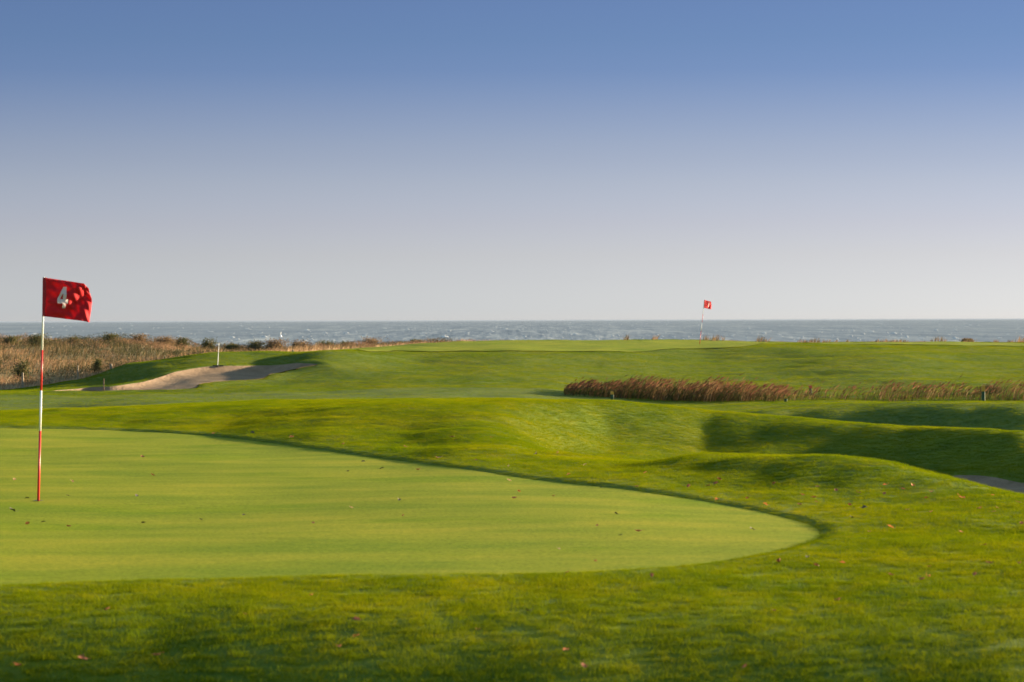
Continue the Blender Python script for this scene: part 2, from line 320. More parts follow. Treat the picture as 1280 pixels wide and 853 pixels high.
def nearest(x, y, poly):
    best = np.full(x.shape, 1e9); nx_ = x.copy(); ny_ = y.copy(); b = np.roll(poly, -1, axis=0)
    for (ax, ay), (bx, by) in zip(poly, b):
        ex, ey = bx-ax, by-ay; t = np.clip(((x-ax)*ex+(y-ay)*ey)/(ex*ex+ey*ey+1e-12), 0, 1)
        qx, qy = ax+ex*t, ay+ey*t; d = (x-qx)**2+(y-qy)**2; m = d < best
        best[m] = d[m]; nx_[m] = qx[m]; ny_[m] = qy[m]
    return nx_, ny_
def sheet(name, poly, material, lift, sx, sy):
    """a grid laid on the ground, its rim drawn onto the outline"""
    (x0, y0), (x1, y1) = poly.min(0)-sx, poly.max(0)+sy
    gx, gy = np.meshgrid(np.arange(x0, x1+sx, sx), np.arange(y0, y1+sy, sy)); sh = gx.shape
    gx, gy = gx.ravel(), gy.ravel(); ins = (sdf(gx, gy, poly) < 0); I = np.arange(len(gx)).reshape(sh)
    q = np.stack([I[:-1, :-1], I[:-1, 1:], I[1:, 1:], I[1:, :-1]], -1).reshape(-1, 4)
    q = q[ins[q].any(1)]; out = np.unique(q[~ins[q]])
    gx[out], gy[out] = nearest(gx[out], gy[out], poly)
    used = np.unique(q); rm = np.full(len(gx), -1); rm[used] = np.arange(len(used))
    me = np_mesh(name, np.stack([gx[used], gy[used], terrain(gx[used], gy[used])+lift], -1), rm[q])
    return tag(link(name, me, material), kind='structure')
sheet('putting_green', GREEN, M_GREEN, .006, .06, .11)
sheet('bunker_sand', BUNKER_L, M_SAND, .02, .11, .2)
sheet('bunker_sand', BUNKER_R, M_SAND, .012, .06, .1)
sheet('distant_putting_green', FARG, M_GREEN, .03, .3, .5)
sheet('distant_putting_green', FARG2, M_GREEN, .03, .3, .5)
# ------------------------------------------------------------------ ribbons (grass blades, reeds)
def ribbons(base, h, w, lean, curve, segs=2, face=None, rnd=None, taper=1.0, head=None):
    """base Nx3; lean Nx2 horizontal offset of the tip as a fraction of h; returns verts, faces, rnd, tip"""
    n = len(base); k = segs+1
    t = np.linspace(0, 1, k)
    ang = rng.uniform(0, math.pi, n) if face is None else face
    side = np.stack([np.cos(ang), np.sin(ang), np.zeros(n)], -1)
    V_ = np.empty((n, k, 2, 3))
    for j, q in enumerate(t):
        c = base.copy(); c[:, :2] += lean*h[:, None]*(q**curve); c[:, 2] += h*q*(1-.15*q*np.linalg.norm(lean, axis=1))
        ww = (w*(1-taper*q*.93))[:, None]*.5
        if head is not None: ww = (w*head[j])[:, None]*.5
        V_[:, j, 0] = c-side*ww; V_[:, j, 1] = c+side*ww
    V_ = V_.reshape(-1, 3)
    b = (np.arange(n)*k*2)[:, None, None]; j = (np.arange(segs)*2)[None, :, None]
    f = (b+j+np.array([0, 1, 3, 2])[None, None]).reshape(-1, 4)
    r = np.repeat(rng.uniform(0, 1, n) if rnd is None else rnd, k*2)
    tip = np.tile(np.repeat(t, 2), n)
    return V_, f, r, tip
def merge(parts):
    Vs, Fs, Rs, Ts = [], [], [], []; o = 0
    for v, f, r, t in parts: Vs.append(v); Fs.append(f+o); Rs.append(r); Ts.append(t); o += len(v)
    return np.concatenate(Vs), np.concatenate(Fs), np.concatenate(Rs), np.concatenate(Ts)
# short mown blades: the object's own mesh is one tuft, geometry nodes stand it all over the rough
n = 46; a = rng.uniform(0, 2*math.pi, n); rr = np.sqrt(rng.uniform(0, 1, n))*.075
base = np.stack([np.cos(a)*rr, np.sin(a)*rr, np.full(n, -.004)], -1)
la = rng.uniform(0, 2*math.pi, n); ln = np.stack([np.cos(la), np.sin(la)], -1)*rng.uniform(.1, .9, n)[:, None]
v, f, r, t = ribbons(base, rng.uniform(.014, .036, n), rng.uniform(.002, .0038, n), ln, 1.7, 2)
me = np_mesh('mown_grass', v, f); fattr(me, 'rnd', r); fattr(me, 'tip', t)
mg = tag(link('mown_grass', me, M_BLADE), 'short rough grass covering the banks and mounds around the greens', 'grass', kind='stuff')
ng = bpy.data.node_groups.new('scatter_grass', 'GeometryNodeTree')
ng.interface.new_socket('Geometry', in_out='INPUT', socket_type='NodeSocketGeometry')
ng.interface.new_socket('Geometry', in_out='OUTPUT', socket_type='NodeSocketGeometry')
nd = ng.nodes; lk = ng.links
gi = nd.new('NodeGroupInput'); go = nd.new('NodeGroupOutput')
oi = nd.new('GeometryNodeObjectInfo'); oi.inputs['Object'].default_value = ground; oi.transform_space = 'RELATIVE'
dp = nd.new('GeometryNodeDistributePointsOnFaces'); dp.distribute_method = 'RANDOM'
at = nd.new('GeometryNodeInputNamedAttribute'); at.data_type = 'FLOAT'; at.inputs['Name'].default_value = 'density'
lk.new(oi.outputs['Geometry'], dp.inputs['Mesh']); lk.new(at.outputs['Attribute'], dp.inputs['Density'])
ip = nd.new('GeometryNodeInstanceOnPoints'); lk.new(dp.outputs['Points'], ip.inputs['Points']); lk.new(gi.outputs[0], ip.inputs['Instance'])
rv = nd.new('FunctionNodeRandomValue'); rv.data_type = 'FLOAT_VECTOR'
rv.inputs[0].default_value = (-.12, -.12, 0); rv.inputs[1].default_value = (.12, .12, 6.283)
lk.new(rv.outputs[0], ip.inputs['Rotation'])
rs = nd.new('FunctionNodeRandomValue'); rs.data_type = 'FLOAT'; rs.inputs[2].default_value = .7; rs.inputs[3].default_value = 1.3
ha = nd.new('GeometryNodeInputNamedAttribute'); ha.data_type = 'FLOAT'; ha.inputs['Name'].default_value = 'hgt'
mm = nd.new('ShaderNodeMath'); mm.operation = 'MULTIPLY'; lk.new(rs.outputs[1], mm.inputs[0]); lk.new(ha.outputs['Attribute'], mm.inputs[1])
lk.new(mm.outputs[0], ip.inputs['Scale']); lk.new(ip.outputs[0], go.inputs[0])
md = mg.modifiers.new('scatter', 'NODES'); md.node_group = ng
# ------------------------------------------------------------------ reed bed
M_REED = blade_mat('reed_stalks', [(0, (.025, .048, .012)), (.3, (.055, .062, .02)), (.6, (.115, .068, .032)), (.85, (.20, .11, .052)), (1, (.34, .21, .11))])
M_PLUME = blade_mat('reed_plumes', [(0, (.05, .028, .02)), (.5, (.155, .064, .036)), (1, (.31, .155, .08))])
def reed_bed():
    n = 9000
    px = rng.uniform(704, 1420, n); Y = rng.uniform(83.2, 87.5, n)
    px = np.where(rng.uniform(0, 1, n) < .45, rng.uniform(704, 980, n), px)
    # the bed is tall at left, tallest at 870, low at right, rising again at the edge
    hh = np.interp(px, [704, 730, 800, 870, 930, 960, 1010, 1060, 1100, 1180, 1240, 1275, 1420], [.2, .44, .54, .66, .56, .36, .33, .40, .46, .45, .50, .62, .72])
    hh = hh*(1+.22*vnoise(px/24., px*0, 71)+.2*vnoise(px/7., Y*2, 72))
    clump = vnoise(px/13., Y*.8, 31); keep = rng.uniform(0, 1, n) < np.where(px > 935, .55+.6*clump, .85+.2*clump)
    px, Y, hh, clump = px[keep], Y[keep], hh[keep], clump[keep]
    x = (px-640)/F*Y; z = terrain(x, Y)-.03
    n = len(x); h = hh*rng.uniform(.4, 1.0, n)*(1+.15*clump)+.05+(rng.uniform(0, 1, n) > .96)*rng.uniform(.05, .25, n)
    base = np.stack([x, Y, z], -1)
    lean = np.stack([rng.normal(.42, .14, n), rng.normal(0, .12, n)], -1)
    green = np.interp(px, [704, 760, 800], [.0, .18, .35]); rd = np.clip(green+rng.normal(.14, .26, n)+.2*clump+.2*vnoise(px/9., Y*.7, 77), 0, 1)
    v1 = ribbons(base, h, rng.uniform(.008, .022, n), lean, 1.7, 4, rnd=rd)
    k = 5200; j = rng.integers(0, n, k)                 # drooping leaves from half way up
    b2 = base[j].copy(); fr = rng.uniform(.25, .75, k); b2[:, :2] += lean[j]*h[j, None]*(fr[:, None]**1.7); b2[:, 2] += h[j]*fr
    l2 = np.stack([rng.normal(1.0, .5, k), rng.normal(0, .4, k)], -1)
    v2 = ribbons(b2, h[j]*rng.uniform(.15, .4, k), rng.uniform(.014, .03, k), l2, 1.2, 3, rnd=np.clip(rd[j]+rng.normal(0, .15, k), 0, 1))
    v, f, r, t = merge([v1, v2]); me = np_mesh('reeds', v, f); fattr(me, 'rnd', r)
    o = tag(link('reeds', me, M_REED), 'brown and green reeds leaning right in a long low bed before the far mound', 'reeds', kind='stuff')
    j = rng.choice(n, int(n*.42), replace=False); k = len(j)   # feathery heads
    tb = base[j].copy(); tb[:, :2] += lean[j]*h[j, None]*(.92**1.7); tb[:, 2] += h[j]*.82
    l3 = np.stack([rng.normal(1.05, .3, k), rng.normal(0, .2, k)], -1)
    pr = np.clip(rng.normal(.45, .25, k)+np.interp((base[j, 0]/base[j, 1])*F+640, [760, 850, 1000], [-.2, .15, 0.05]), 0, 1)
    v, f, r, t = ribbons(tb, rng.uniform(.08, .15, k), rng.uniform(.022, .05, k), l3, 1.1, 4, rnd=pr, head=[.3, 1, .9, .5, .08])
    me = np_mesh('reed_plumes', v, f); fattr(me, 'rnd', r); link('plumes', me, M_PLUME, o)
reed_bed()
# ------------------------------------------------------------------ dune heath
M_HEATH = blade_mat('dune_grass', [(0, (.04, .045, .02)), (.25, (.12, .09, .045)), (.5, (.26, .15, .08)), (.75, (.42, .26, .14)), (1, (.58, .42, .25))], tr=.35)
def heath_grass():
    n = 80000
    Y = rng.uniform(103, 186, n); px = rng.uniform(-330, 640, n)
    st = np.interp(px, hp, hy)+.3
    k = (Y > st) & (rng.uniform(0, 1, n) < np.interp(px, [-300, 300, 450, 640], [1, .8, .6, .25])); Y, px = Y[k], px[k]; st = st[k]
    x = (px-640)/F*Y
    cl = vnoise(x/1.6, Y/2.5, 41); cl2 = vnoise(x/5, Y/8, 42)
    keep = rng.uniform(0, 1, len(x)) < .75+.4*cl; x, Y, cl, cl2, st, px = [q[keep] for q in (x, Y, cl, cl2, st, px)]
    n = len(x); z = terrain(x, Y)-.03
    edge = np.clip((Y-st)/8, .25, 1)
    tall = np.interp(px, [-300, 240, 300, 600], [1, 1, .8, .7])
    h = (.24+.16*cl+.12*cl2)*rng.uniform(.5, 1.5, n)*edge*tall*np.interp(Y, [140, 165], [1, .72])+.07
    lean = np.stack([rng.normal(.28, .25, n), rng.normal(0, .25, n)], -1)
    # bleached straw at the front foot of the dune, russet and green further up
    tone = np.clip(rng.normal(.50, .2, n)+.22*cl2+.2*vnoise(x/.9, Y/2, 58)-np.clip((Y-st-6)/70, 0, .3)+.2*(Y-st < 10), 0, 1)
    grn = (vnoise(x/3.2, Y/5, 55)+.35*vnoise(x/1.1, Y/2, 56)) > .42
    tone = np.where(grn, tone*.45, tone)
    v1 = ribbons(np.stack([x, Y, z], -1), h, rng.uniform(.018, .05, n), lean, 1.5, 3, rnd=tone)
    v, f, r, t = v1; me = np_mesh('dune_grass', v, f); fattr(me, 'rnd', r)
    tag(link('dune_grass', me, M_HEATH), 'tall dry straw and russet dune grass on the slope before the sea', 'dune grass', kind='stuff')
heath_grass()
def scrub():
    """low twiggy growth in merging clumps between the grass"""
    n = 420000; Y = rng.uniform(110, 184, n); px = rng.uniform(-330, 600, n); st = np.interp(px, hp, hy)+5
    x = (px-640)/F*Y; c = vnoise(x/1.5, Y/2.6, 91)*.6+vnoise(x/.55, Y/1., 92)*.35+vnoise(x/5, Y/7, 93)*.35
    k = (Y > st) & (c > .18) & (rng.uniform(0, 1, n) < .5+.5*(Y > 150)); x, Y, c, px = x[k], Y[k], c[k], px[k]
    n = len(x); top = (.16+.55*np.clip(c-.15, 0, 1))*np.interp(px, [-300, 250, 320, 600], [1, 1, .85, .75])
    z = terrain(x, Y)+top*rng.uniform(0, 1, n)**.6
    sz = rng.uniform(.03, .075, n); la = rng.uniform(0, 6.28, n)
    tone = np.clip(.50+.5*vnoise(x/2.1, Y/3.4, 95)+rng.normal(0, .16, n), 0, 1)
    v, f, r, t = ribbons(np.stack([x, Y, z], -1), sz, sz*.5, np.stack([np.cos(la)+.3, np.sin(la)], -1)*.9, 1, 2, head=[.3, 1, .15], rnd=tone)
    me = np_mesh('dune_scrub', v, f); fattr(me, 'rnd', r)
    tag(link('dune_scrub', me, M_SCRUB), 'low merging olive and russet scrub among the dune grass', 'scrub', kind='stuff')
M_SCRUB = blade_mat('scrub_leaves', [(0, (.03, .04, .02)), (.35, (.085, .075, .04)), (.6, (.19, .115, .07)), (.8, (.30, .16, .10)), (1, (.40, .27, .16))], tr=.25)
scrub()
# thin fringe of wild grass along the brow by the sea, right of the far green
def fringe():
    n = 2600; px = rng.uniform(770, 1420, n); cl = vnoise(px/17., px*0, 61)+.5*vnoise(px/5., px*0, 62)
    k = cl > np.interp(px, [770, 950, 1000, 1400], [.75, .45, -.1, -.3]); px = px[k]; cl = cl[k]; n = len(px)
    Y = rng.uniform(163, 170, n); x = (px-640)/F*Y; z = terrain(x, Y)
    h = (.16+.2*np.clip(cl, 0, 1))*rng.uniform(.6, 1.3, n)
    v, f, r, t = ribbons(np.stack([x, Y, z], -1), h, rng.uniform(.02, .05, n), np.stack([rng.normal(.35, .25, n), rng.normal(0, .2, n)], -1), 1.4, 3, rnd=np.clip(rng.normal(.28, .18, n), 0, 1))
    me = np_mesh('brow_grass', v, f); fattr(me, 'rnd', r)
    tag(link('brow_grass', me, M_HEATH), 'thin fringe of wild grass along the far brow against the sea', 'wild grass', kind='stuff')
fringe()
# ------------------------------------------------------------------ shrubs on the dune
M_SHRUB = blade_mat('shrub_leaves', [(0, (.05, .065, .025)), (.5, (.10, .105, .04)), (.85, (.17, .14, .06)), (1, (.26, .17, .09))], tr=.25)
M_SHRUBR = blade_mat('russet_leaves', [(0, (.10, .075, .04)), (.5, (.22, .14, .075)), (1, (.34, .23, .12))], tr=.25)
M_BARK = plain('shrub_bark', (.10, .07, .05), .9, .3)
def tube(bm, a, b, r0, r1, seg=7):
    a, b = Vector(a), Vector(b); d = (b-a).normalized(); u = d.orthogonal().normalized(); w = d.cross(u)
    R = [[bm.verts.new(q+(u*math.cos(t)+w*math.sin(t))*r) for t in [2*math.pi*i/seg for i in range(seg)]] for q, r in ((a, r0), (b, r1))]
    for i in range(seg): bm.faces.new((R[0][i], R[0][(i+1) % seg], R[1][(i+1) % seg], R[1][i]))
    bm.faces.new(R[1]); bm.faces.new(R[0][::-1])
def bm_obj(name, bm, material, parent=None, smooth=False):
    bmesh.ops.recalc_face_normals(bm, faces=bm.faces)
    for f in bm.faces: f.smooth = smooth
    m_ = bpy.data.meshes.new(name); bm.to_mesh(m_); bm.free()
    return link(name, m_, material, parent)
def empty(name, loc):
    o = bpy.data.objects.new(name, None); col.objects.link(o); o.location = loc; o.empty_display_size = .3; return o
def shrub(px, Y, wpx, top, russet, label):
    """wpx width and top row as the photograph shows them"""
    x = (px-640)/F*Y; z = tz(x, Y)-.05; wd = wpx/F*Y*.9; h = max(.25, CAMZ-(top-H(px))/F*Y-z)
    o = empty('dune_shrub', (x, Y, z)); tag(o, label, 'shrub', 'shrubs on the dune')
    bm = bmesh.new(); tips = []
    for i in range(9):
        a = random.uniform(0, 6.28); rad = random.uniform(.1, .42)*wd
        tp = Vector((math.cos(a)*rad+.06*h, math.sin(a)*rad*.7, h*random.uniform(.6, .95)*(1-.35*rad/wd)))
        md_ = tp*.5+Vector((random.uniform(-.05, .05), random.uniform(-.05, .05), .1*h))
        s = Vector((math.cos(a)*.04, math.sin(a)*.04, 0)); tube(bm, s, md_, .016, .011, 5); tube(bm, md_, tp, .011, .004, 5); tips += [tp, md_, Vector((tp.x*.9, tp.y*.9, tp.z*.45)), Vector((tp.x, tp.y, tp.z*.15))]
    bm_obj('stem', bm, M_BARK, o, True)
    n = int(1100+1400*wd); c = rng.integers(0, len(tips), n); T = np.array([tuple(q) for q in tips])
    P = T[c]+rng.standard_t(4, (n, 3))*np.array([wd*.15, wd*.12, h*.11])
    P[:, 0] += .25*(P[:, 2]/h)**2*wd*random.uniform(.0, .8)
    k = (P[:, 2] > .02) & (P[:, 2] < h*1.1); P = P[k]; n = len(P)
    sz = rng.uniform(.035, .08, n); la = rng.uniform(0, 6.28, n)
    v, f, r, t = ribbons(P, sz, sz*.7, np.stack([np.cos(la)+.3, np.sin(la)], -1)*.8, 1, 2, head=[.3, 1, .15])
    me = np_mesh('foliage', v, f); fattr(me, 'rnd', r); link('foliage', me, M_SHRUBR if russet else M_SHRUB, o)
for s in [(44, 162, 30, 419, 0, 'dark round bush on the dune skyline, first right of the near red flag pole'),
          (12, 166, 22, 421, 0, 'dark low bush on the dune skyline at the far left edge'),
          (92, 168, 16, 422, 0, 'small green bush on the skyline just right of the near flag'),
          (137, 170, 22, 418, 0, 'spiky dark green bush with upright sprigs on the skyline above the pale short post'),
          (172, 170, 22, 419, 1, 'russet bush on the skyline, tallest of the brown ones'),
          (206, 170, 30, 421, 1, 'wide russet brown bush on the skyline left of the white rake handle'),
          (226, 172, 20, 423, 0, 'small dark bush joined to the right side of the wide russet bush'),
          (258, 172, 18, 424, 0, 'leafy green bush on the skyline just left of the white rake handle'),
          (288, 172, 24, 430, 0, 'low dark bush on the skyline just right of the white rake handle'),
          (316, 172, 26, 427, 0, 'low dull green bush below the white buoy to its left'),
          (344, 172, 30, 424.5, 1, 'brown domed bush directly below the white buoy'),
          (374, 173, 26, 425.5, 1, 'brown bush in the low hedge row, first right of the buoy'),
          (404, 174, 26, 427, 0, 'dark green low bush in the hedge row behind the bunker mound'),
          (432, 175, 24, 427, 0, 'low dark bush between the green hedge row and the round brown bush'),
          (461, 175, 28, 423, 1, 'round brown bush standing highest in the hedge row behind the mound'),
          (498, 177, 18, 427.5, 0, 'small green bush at the edge of the far green with a grass plume behind'),
          (518, 178, 24, 425, 0, 'dark brown-green bush in the hedge row left of the far green'),
          (545, 178, 22, 426.5, 1, 'narrow brown bush near the right end of the hedge row'),
          (572, 179, 30, 427, 0, 'last flat bush at the right end of the hedge row, tapering into the far green'),
          (120, 124, 12, 450, 0, 'small dark bush in the dry grass beside the pale short post'),
          (24, 118, 20, 452, 0, 'dark bush low in the straw coloured grass left of the near flag pole'),
          (1208, 168, 14, 424.5, 1, 'tiny brown bush on the far brow against the sea at the right'),
          (1240, 88, 26, 481, 0, 'green bushy clump rising above the right end of the reed bed')]:
    shrub(*s)
# ------------------------------------------------------------------ flagsticks
M_WHITE = plain('pole_white', (.78, .76, .72), .4, .05); M_RED = plain('pole_red', (.62, .03, .03), .4, .08)
M_FLAG = plain('flag_cloth', (.60, .022, .034), .75, .06, 40, tr=.42, spec=.2); M_HEM = plain('flag_hem', (.28, .012, .02), .8, .08)
M_NUM = plain('flag_number_white', (.86, .86, .87), .7, .03, tr=.45); M_DARK = plain('rubber_and_hole_shade', (.03, .03, .03), .6, .2)
def flagstick(base_px, top_px, Y, digit, label, amp=1.0, yaw=19):
    x0 = (base_px[0]-640)/F*Y; z0 = CAMZ-(base_px[1]-H(base_px[0]))/F*Y; zg = tz(x0, Y); z0 = zg
    x1 = (top_px[0]-640)/F*Y; z1 = CAMZ-(top_px[1]-H(top_px[0]))/F*Y
    o = empty('flagstick', (x0, Y, z0)); tag(o, label, 'flagstick', 'flagsticks in the holes')
    top = Vector((x1-x0, 0, z1-z0)); L = top.length; d = top.normalized()
    # bands measured from the foot: red, white, red, white up to the tip
    fr = [0, .315, .495, .675, 1.0]
    for i in range(4):
        bm = bmesh.new(); r0 = .0125-.0045*fr[i]; r1 = .0125-.0045*fr[i+1]
        tube(bm, d*L*fr[i]-(d*.05 if i == 0 else d*0), d*L*fr[i+1], r0, r1, 14)
        bm_obj('pole_band', bm, M_RED if i % 2 == 0 else M_WHITE, o, True)
    bm = bmesh.new(); bmesh.ops.create_circle(bm, segments=24, radius=.054, cap_ends=True)
    for v in bm.verts: v.co.z += .012+ tz(x0+v.co.x, Y+v.co.y)-z0
    bm_obj('hole_shade', bm, M_DARK, o)  # flat dark disc on the turf, painted as the shade inside the cup
    # cloth
    fh, fw = .384, .487; nx, nz = 60, 44
    def cloth(s, t, off=0.):
        """s along the fly 0..1, t up the hoist 0..1"""
        x = s*fw; droop = -.062*s*(1+.25*s)
        zz = fh*(t-1)+droop*(1-.45*(1-t))+ (.02*s*(t-.5))
        corner = max(0, s-.8)/.2; x += -.045*corner*max(0, (t-.55)/.45)**1.5; x += -.03*max(0, (.5-t)/.5)*corner
        zz += -.03*corner*max(0, (t-.6)/.4)
        # folds: diagonal from the top of the hoist, and a curl at the fly
        y = amp*(.030*math.sin(7.5*s+5.2*(1-t)-.6)*s**.6+.011*math.sin(15*s-9*t+1.2)*s+.05*corner**2*math.sin(3.5*t+.3)+.007*math.sin(31*s+17*t)*s+.01*math.sin(24*t+5*s)*min(1, 3*s)*(1-s))
        return Vector((x, y-.012-off, zz))
    bm = bmesh.new(); g = [[bm.verts.new(cloth(i/nx, j/nz)) for j in range(nz+1)] for i in range(nx+1)]
    for i in range(nx):
        for j in range(nz): bm.faces.new((g[i][j], g[i+1][j], g[i+1][j+1], g[i][j+1]))
    fo = bm_obj('flag', bm, M_FLAG, o, True)
    sh = math.atan2(d.x, d.z)
    hoist = top-d*.006
    fo.location = hoist; fo.rotation_euler = (0, sh*.6, math.radians(yaw))
    sm = fo.modifiers.new('thickness', 'SOLIDIFY'); sm.thickness = .0015
    # hem sleeve round the pole and the stitched top and bottom edge
    bm = bmesh.new()
    ring = 14
    R = []
    for j in range(9):
        t = j/8; c = cloth(0, t)
        R.append([bm.verts.new((.019*math.cos(6.283*q/ring)+.006, .016*math.sin(6.283*q/ring), c.z+(.001 if j == 8 else 0))) for q in range(ring)])
    for j in range(8):
        for q in range(ring): bm.faces.new((R[j][q], R[j][(q+1) % ring], R[j+1][(q+1) % ring], R[j+1][q]))
    bm_obj('sleeve', bm, M_HEM, fo, True)
    # number, laid on the cloth
    if digit == '4':
        polys = [[(.50, 1.0), (.80, 1.0), (.80, .40), (.50, .40)], [(.0, .22), (.0, .42), (.50, 1.0), (.50, .70), (.26, .42)], [(.26, .42), (.0, .22), (.50, .22), (.50, .42)], [(.50, .22), (.98, .22), (.98, .42), (.50, .40)], [(.50, 0), (.80, 0), (.80, .22), (.50, .22)]]
        cx, cz, sw, shh = .27, .27, .175, .56
    else:
        polys = [[(.35, 0), (.65, 0), (.65, 1.0), (.40, 1.0)], [(.15, .78), (.35, .78), (.40, 1.0)]]; cx, cz, sw, shh = .42, .2, .22, .6
    bm = bmesh.new(); tilt = math.radians(-9 if digit == '4' else 0)
    for P in polys:
        bm2 = bmesh.new(); f_ = bm2.faces.new([bm2.verts.new((a, b, 0)) for a, b in P]); bmesh.ops.triangulate(bm2, faces=[f_])
        for _ in range(3): bmesh.ops.subdivide_edges(bm2, edges=bm2.edges[:], cuts=1, use_grid_fill=True)
        bmesh.ops.triangulate(bm2, faces=bm2.faces[:])
        mp = {}
        for v in bm2.verts:
            a, b = v.co.x-.5, v.co.y-.5; a, b = a*math.cos(tilt)-b*.62*math.sin(tilt)+0, b+a*.3*math.sin(-tilt)
            mp[v] = bm.verts.new(cloth(cx+(a+.5)*sw*1.28, cz+(b+.5)*shh, .007))
        for f_ in bm2.faces: bm.faces.new([mp[v] for v in f_.verts])
        bm2.free()
    bmesh.ops.remove_doubles(bm, verts=bm.verts, dist=.0003)
    num = bm_obj('number', bm, M_NUM, fo, True)
    return o
hx, hY = ray_hit(47, 627)
flagstick((47, 627), (55.3, 346.5), hY, '4', 'red and white striped flagstick with red flag numbered 4 on the near green')
flagstick((874.5, 432), (880.6, 375), 137., '1', 'distant red and white flagstick with a small red flag on the far green', .6, 38)
# ------------------------------------------------------------------ rake, posts, stakes
M_WOOD = plain('grey_wood', (.24, .19, .14), .85, .25, 14); M_ORANGE = plain('stake_yellow', (.65, .33, .04), .5, .1)
M_SRED = plain('stake_red', (.55, .05, .035), .5, .1); M_SGREEN = plain('stake_green', (.03, .075, .03), .6, .15)
M_GALV = plain('rake_handle_white', (.74, .74, .72), .45, .06)
def place(px, py):
    x, Y = ray_hit(px, py, terrain); return x, Y, tz(x, Y)
def tube_obj(name, a, b, r0, r1, m_, parent, seg=10):
    bm = bmesh.new(); tube(bm, a, b, r0, r1, seg); return bm_obj(name, bm, m_, parent, False)
x, Y, z = place(272, 460.5)
rk = empty('bunker_rake', (x, Y, z)); tag(rk, 'upright white handled rake standing at the back lip of the left sand bunker', 'rake')
hr = 30/F*Y
tube_obj('handle', (0, 0, .06), (.045, .05, hr), .012, .010, M_GALV, rk, 12)
bm = bmesh.new()
bmesh.ops.create_cube(bm, size=1, matrix=Matrix.Translation((.02, 0, .05)) @ Matrix.Diagonal((.40, .05, .05, 1)))
bmesh.ops.bevel(bm, geom=bm.edges[:], offset=.008, segments=2, affect='EDGES')
hd = bm_obj('rake_head', bm, M_DARK, rk)
for i in range(9):
    tube_obj('tooth', (-.16+i*.04, -.01, .04), (-.16+i*.04, -.03, -.03), .008, .004, M_DARK, hd, 6)
def post(px, base_py, top_py, w, cap, label, name='wooden_post', cat='post', m_=None, lean=0., square=True, capfrac=.22, Yf=None):
    if Yf: Y = Yf; x = (px-640)/F*Y; z = tz(x, Y)
    else: x, Y, z = place(px, base_py)
    h = CAMZ-(top_py-H(px))/F*Y-z; h = max(h, .1)
    o = empty(name, (x, Y, z)); tag(o, label, cat)
    seg = 4 if square else 12
    bm = bmesh.new(); hc = h*(1-capfrac) if cap else h
    R = w*.5*(1.3 if square else 1)
    tube(bm, (0, 0, -.05), (lean*hc, 0, hc), R, R*.96, seg)
    bmesh.ops.bevel(bm, geom=bm.edges[:], offset=w*.08, segments=1, affect='EDGES')
    bm_obj('shaft', bm, m_ or M_WOOD, o)
    if cap:
        bm = bmesh.new(); tube(bm, (lean*hc, 0, hc+.002), (lean*h, 0, h-.02), R*1.03, R*1.0, seg); tube(bm, (lean*h, 0, h-.02), (lean*h, 0, h), R*1.0, R*.6, seg)
        bm_obj('painted_cap', bm, cap, o)
    return o
post(138.5, 461, 455, .11, None, 'short pale square post at the edge of the dry grass beside a small dark bush', Yf=113.5)
post(97, 470, 457, .05, None, 'thin grey stick post in the dry grass left of the short pale post', Yf=111.5, m_=M_WOOD)
post(28, 475, 466, .08, None, 'pale wooden stub low in the straw grass left of the near flag pole', Yf=108)
post(366, 443, 438, .10, None, 'tiny pale stub post on the brow behind the right end of the bunker', Yf=119)
post(129.5, 489, 473.5, .035, None, 'thin dark stick standing upright in the sand at the left of the bunker', name='marker_stick', cat='stick', m_=plain('dark_stick', (.10, .06, .04), .8, .2), square=False)
post(765, 508, 489.5, .10, M_ORANGE, 'green hazard stake with yellow top at the left end of the reeds', 'hazard_stake', 'stake', M_SGREEN, Yf=82.2, capfrac=.36)
post(1013, 496, 482, .095, M_SRED, 'green hazard stake with red top behind the low reeds', 'hazard_stake', 'stake', M_SGREEN, Yf=88.5, capfrac=.3)
post(982, 508, 495.5, .09, M_ORANGE, 'short dark stake with orange top half hidden in the middle of the reeds', 'hazard_stake', 'stake', M_SGREEN, Yf=82, capfrac=.4)
post(1229, 503, 481.5, .10, M_ORANGE, 'green hazard stake with orange top at the right end of the reeds', 'hazard_stake', 'stake', M_SGREEN, Yf=81.8, capfrac=.36)
# ------------------------------------------------------------------ fallen leaves
leafm = [plain('leaf_brown', (.26, .09, .045), .6, .3, 60, tr=.2), plain('leaf_orange', (.45, .15, .05), .6, .25, 60, tr=.3), plain('leaf_dark', (.06, .05, .045), .7, .3, 60), plain('leaf_tan', (.52, .34, .19), .6, .25, 60, tr=.25)]
def leaf_mesh(k, m_):
    rd = random.Random(k); out = [(-.02, 0), (-.012, .010), (-.006, .007), (-.002, .016), (.004, .010), (.012, .012), (.013, .005), (.024, 0), (.013, -.006), (.011, -.013), (.003, -.009), (-.003, -.016), (-.007, -.008), (-.013, -.009)]
    bm = bmesh.new(); cu = rd.uniform(14, 34); cv = rd.uniform(-8, 10)
    def b(x, y, q=1): return (x, y, .004+cu*y*y*1.2+cv*x*x+.15*x*(1 if rd.random() > .5 else -.4))
    c = [bm.verts.new(b(x*.5, y*.5)) for x, y in out]; e = [bm.verts.new(b(x*rd.uniform(.85, 1.15), y*rd.uniform(.85, 1.15))) for x, y in out]
    n = len(out); bm.faces.new(c)
    for i in range(n): bm.faces.new((c[i], e[i], e[(i+1) % n], c[(i+1) % n]))
    w = bm.verts.new((-.034, .002, .012)); w2 = bm.verts.new((-.034, .0, .010)); bm.faces.new((e[0], w, w2))
    for f in bm.faces: f.smooth = True
    me = bpy.data.meshes.new('fallen_leaf'); bm.to_mesh(me); bm.free(); me.materials.append(m_); return me
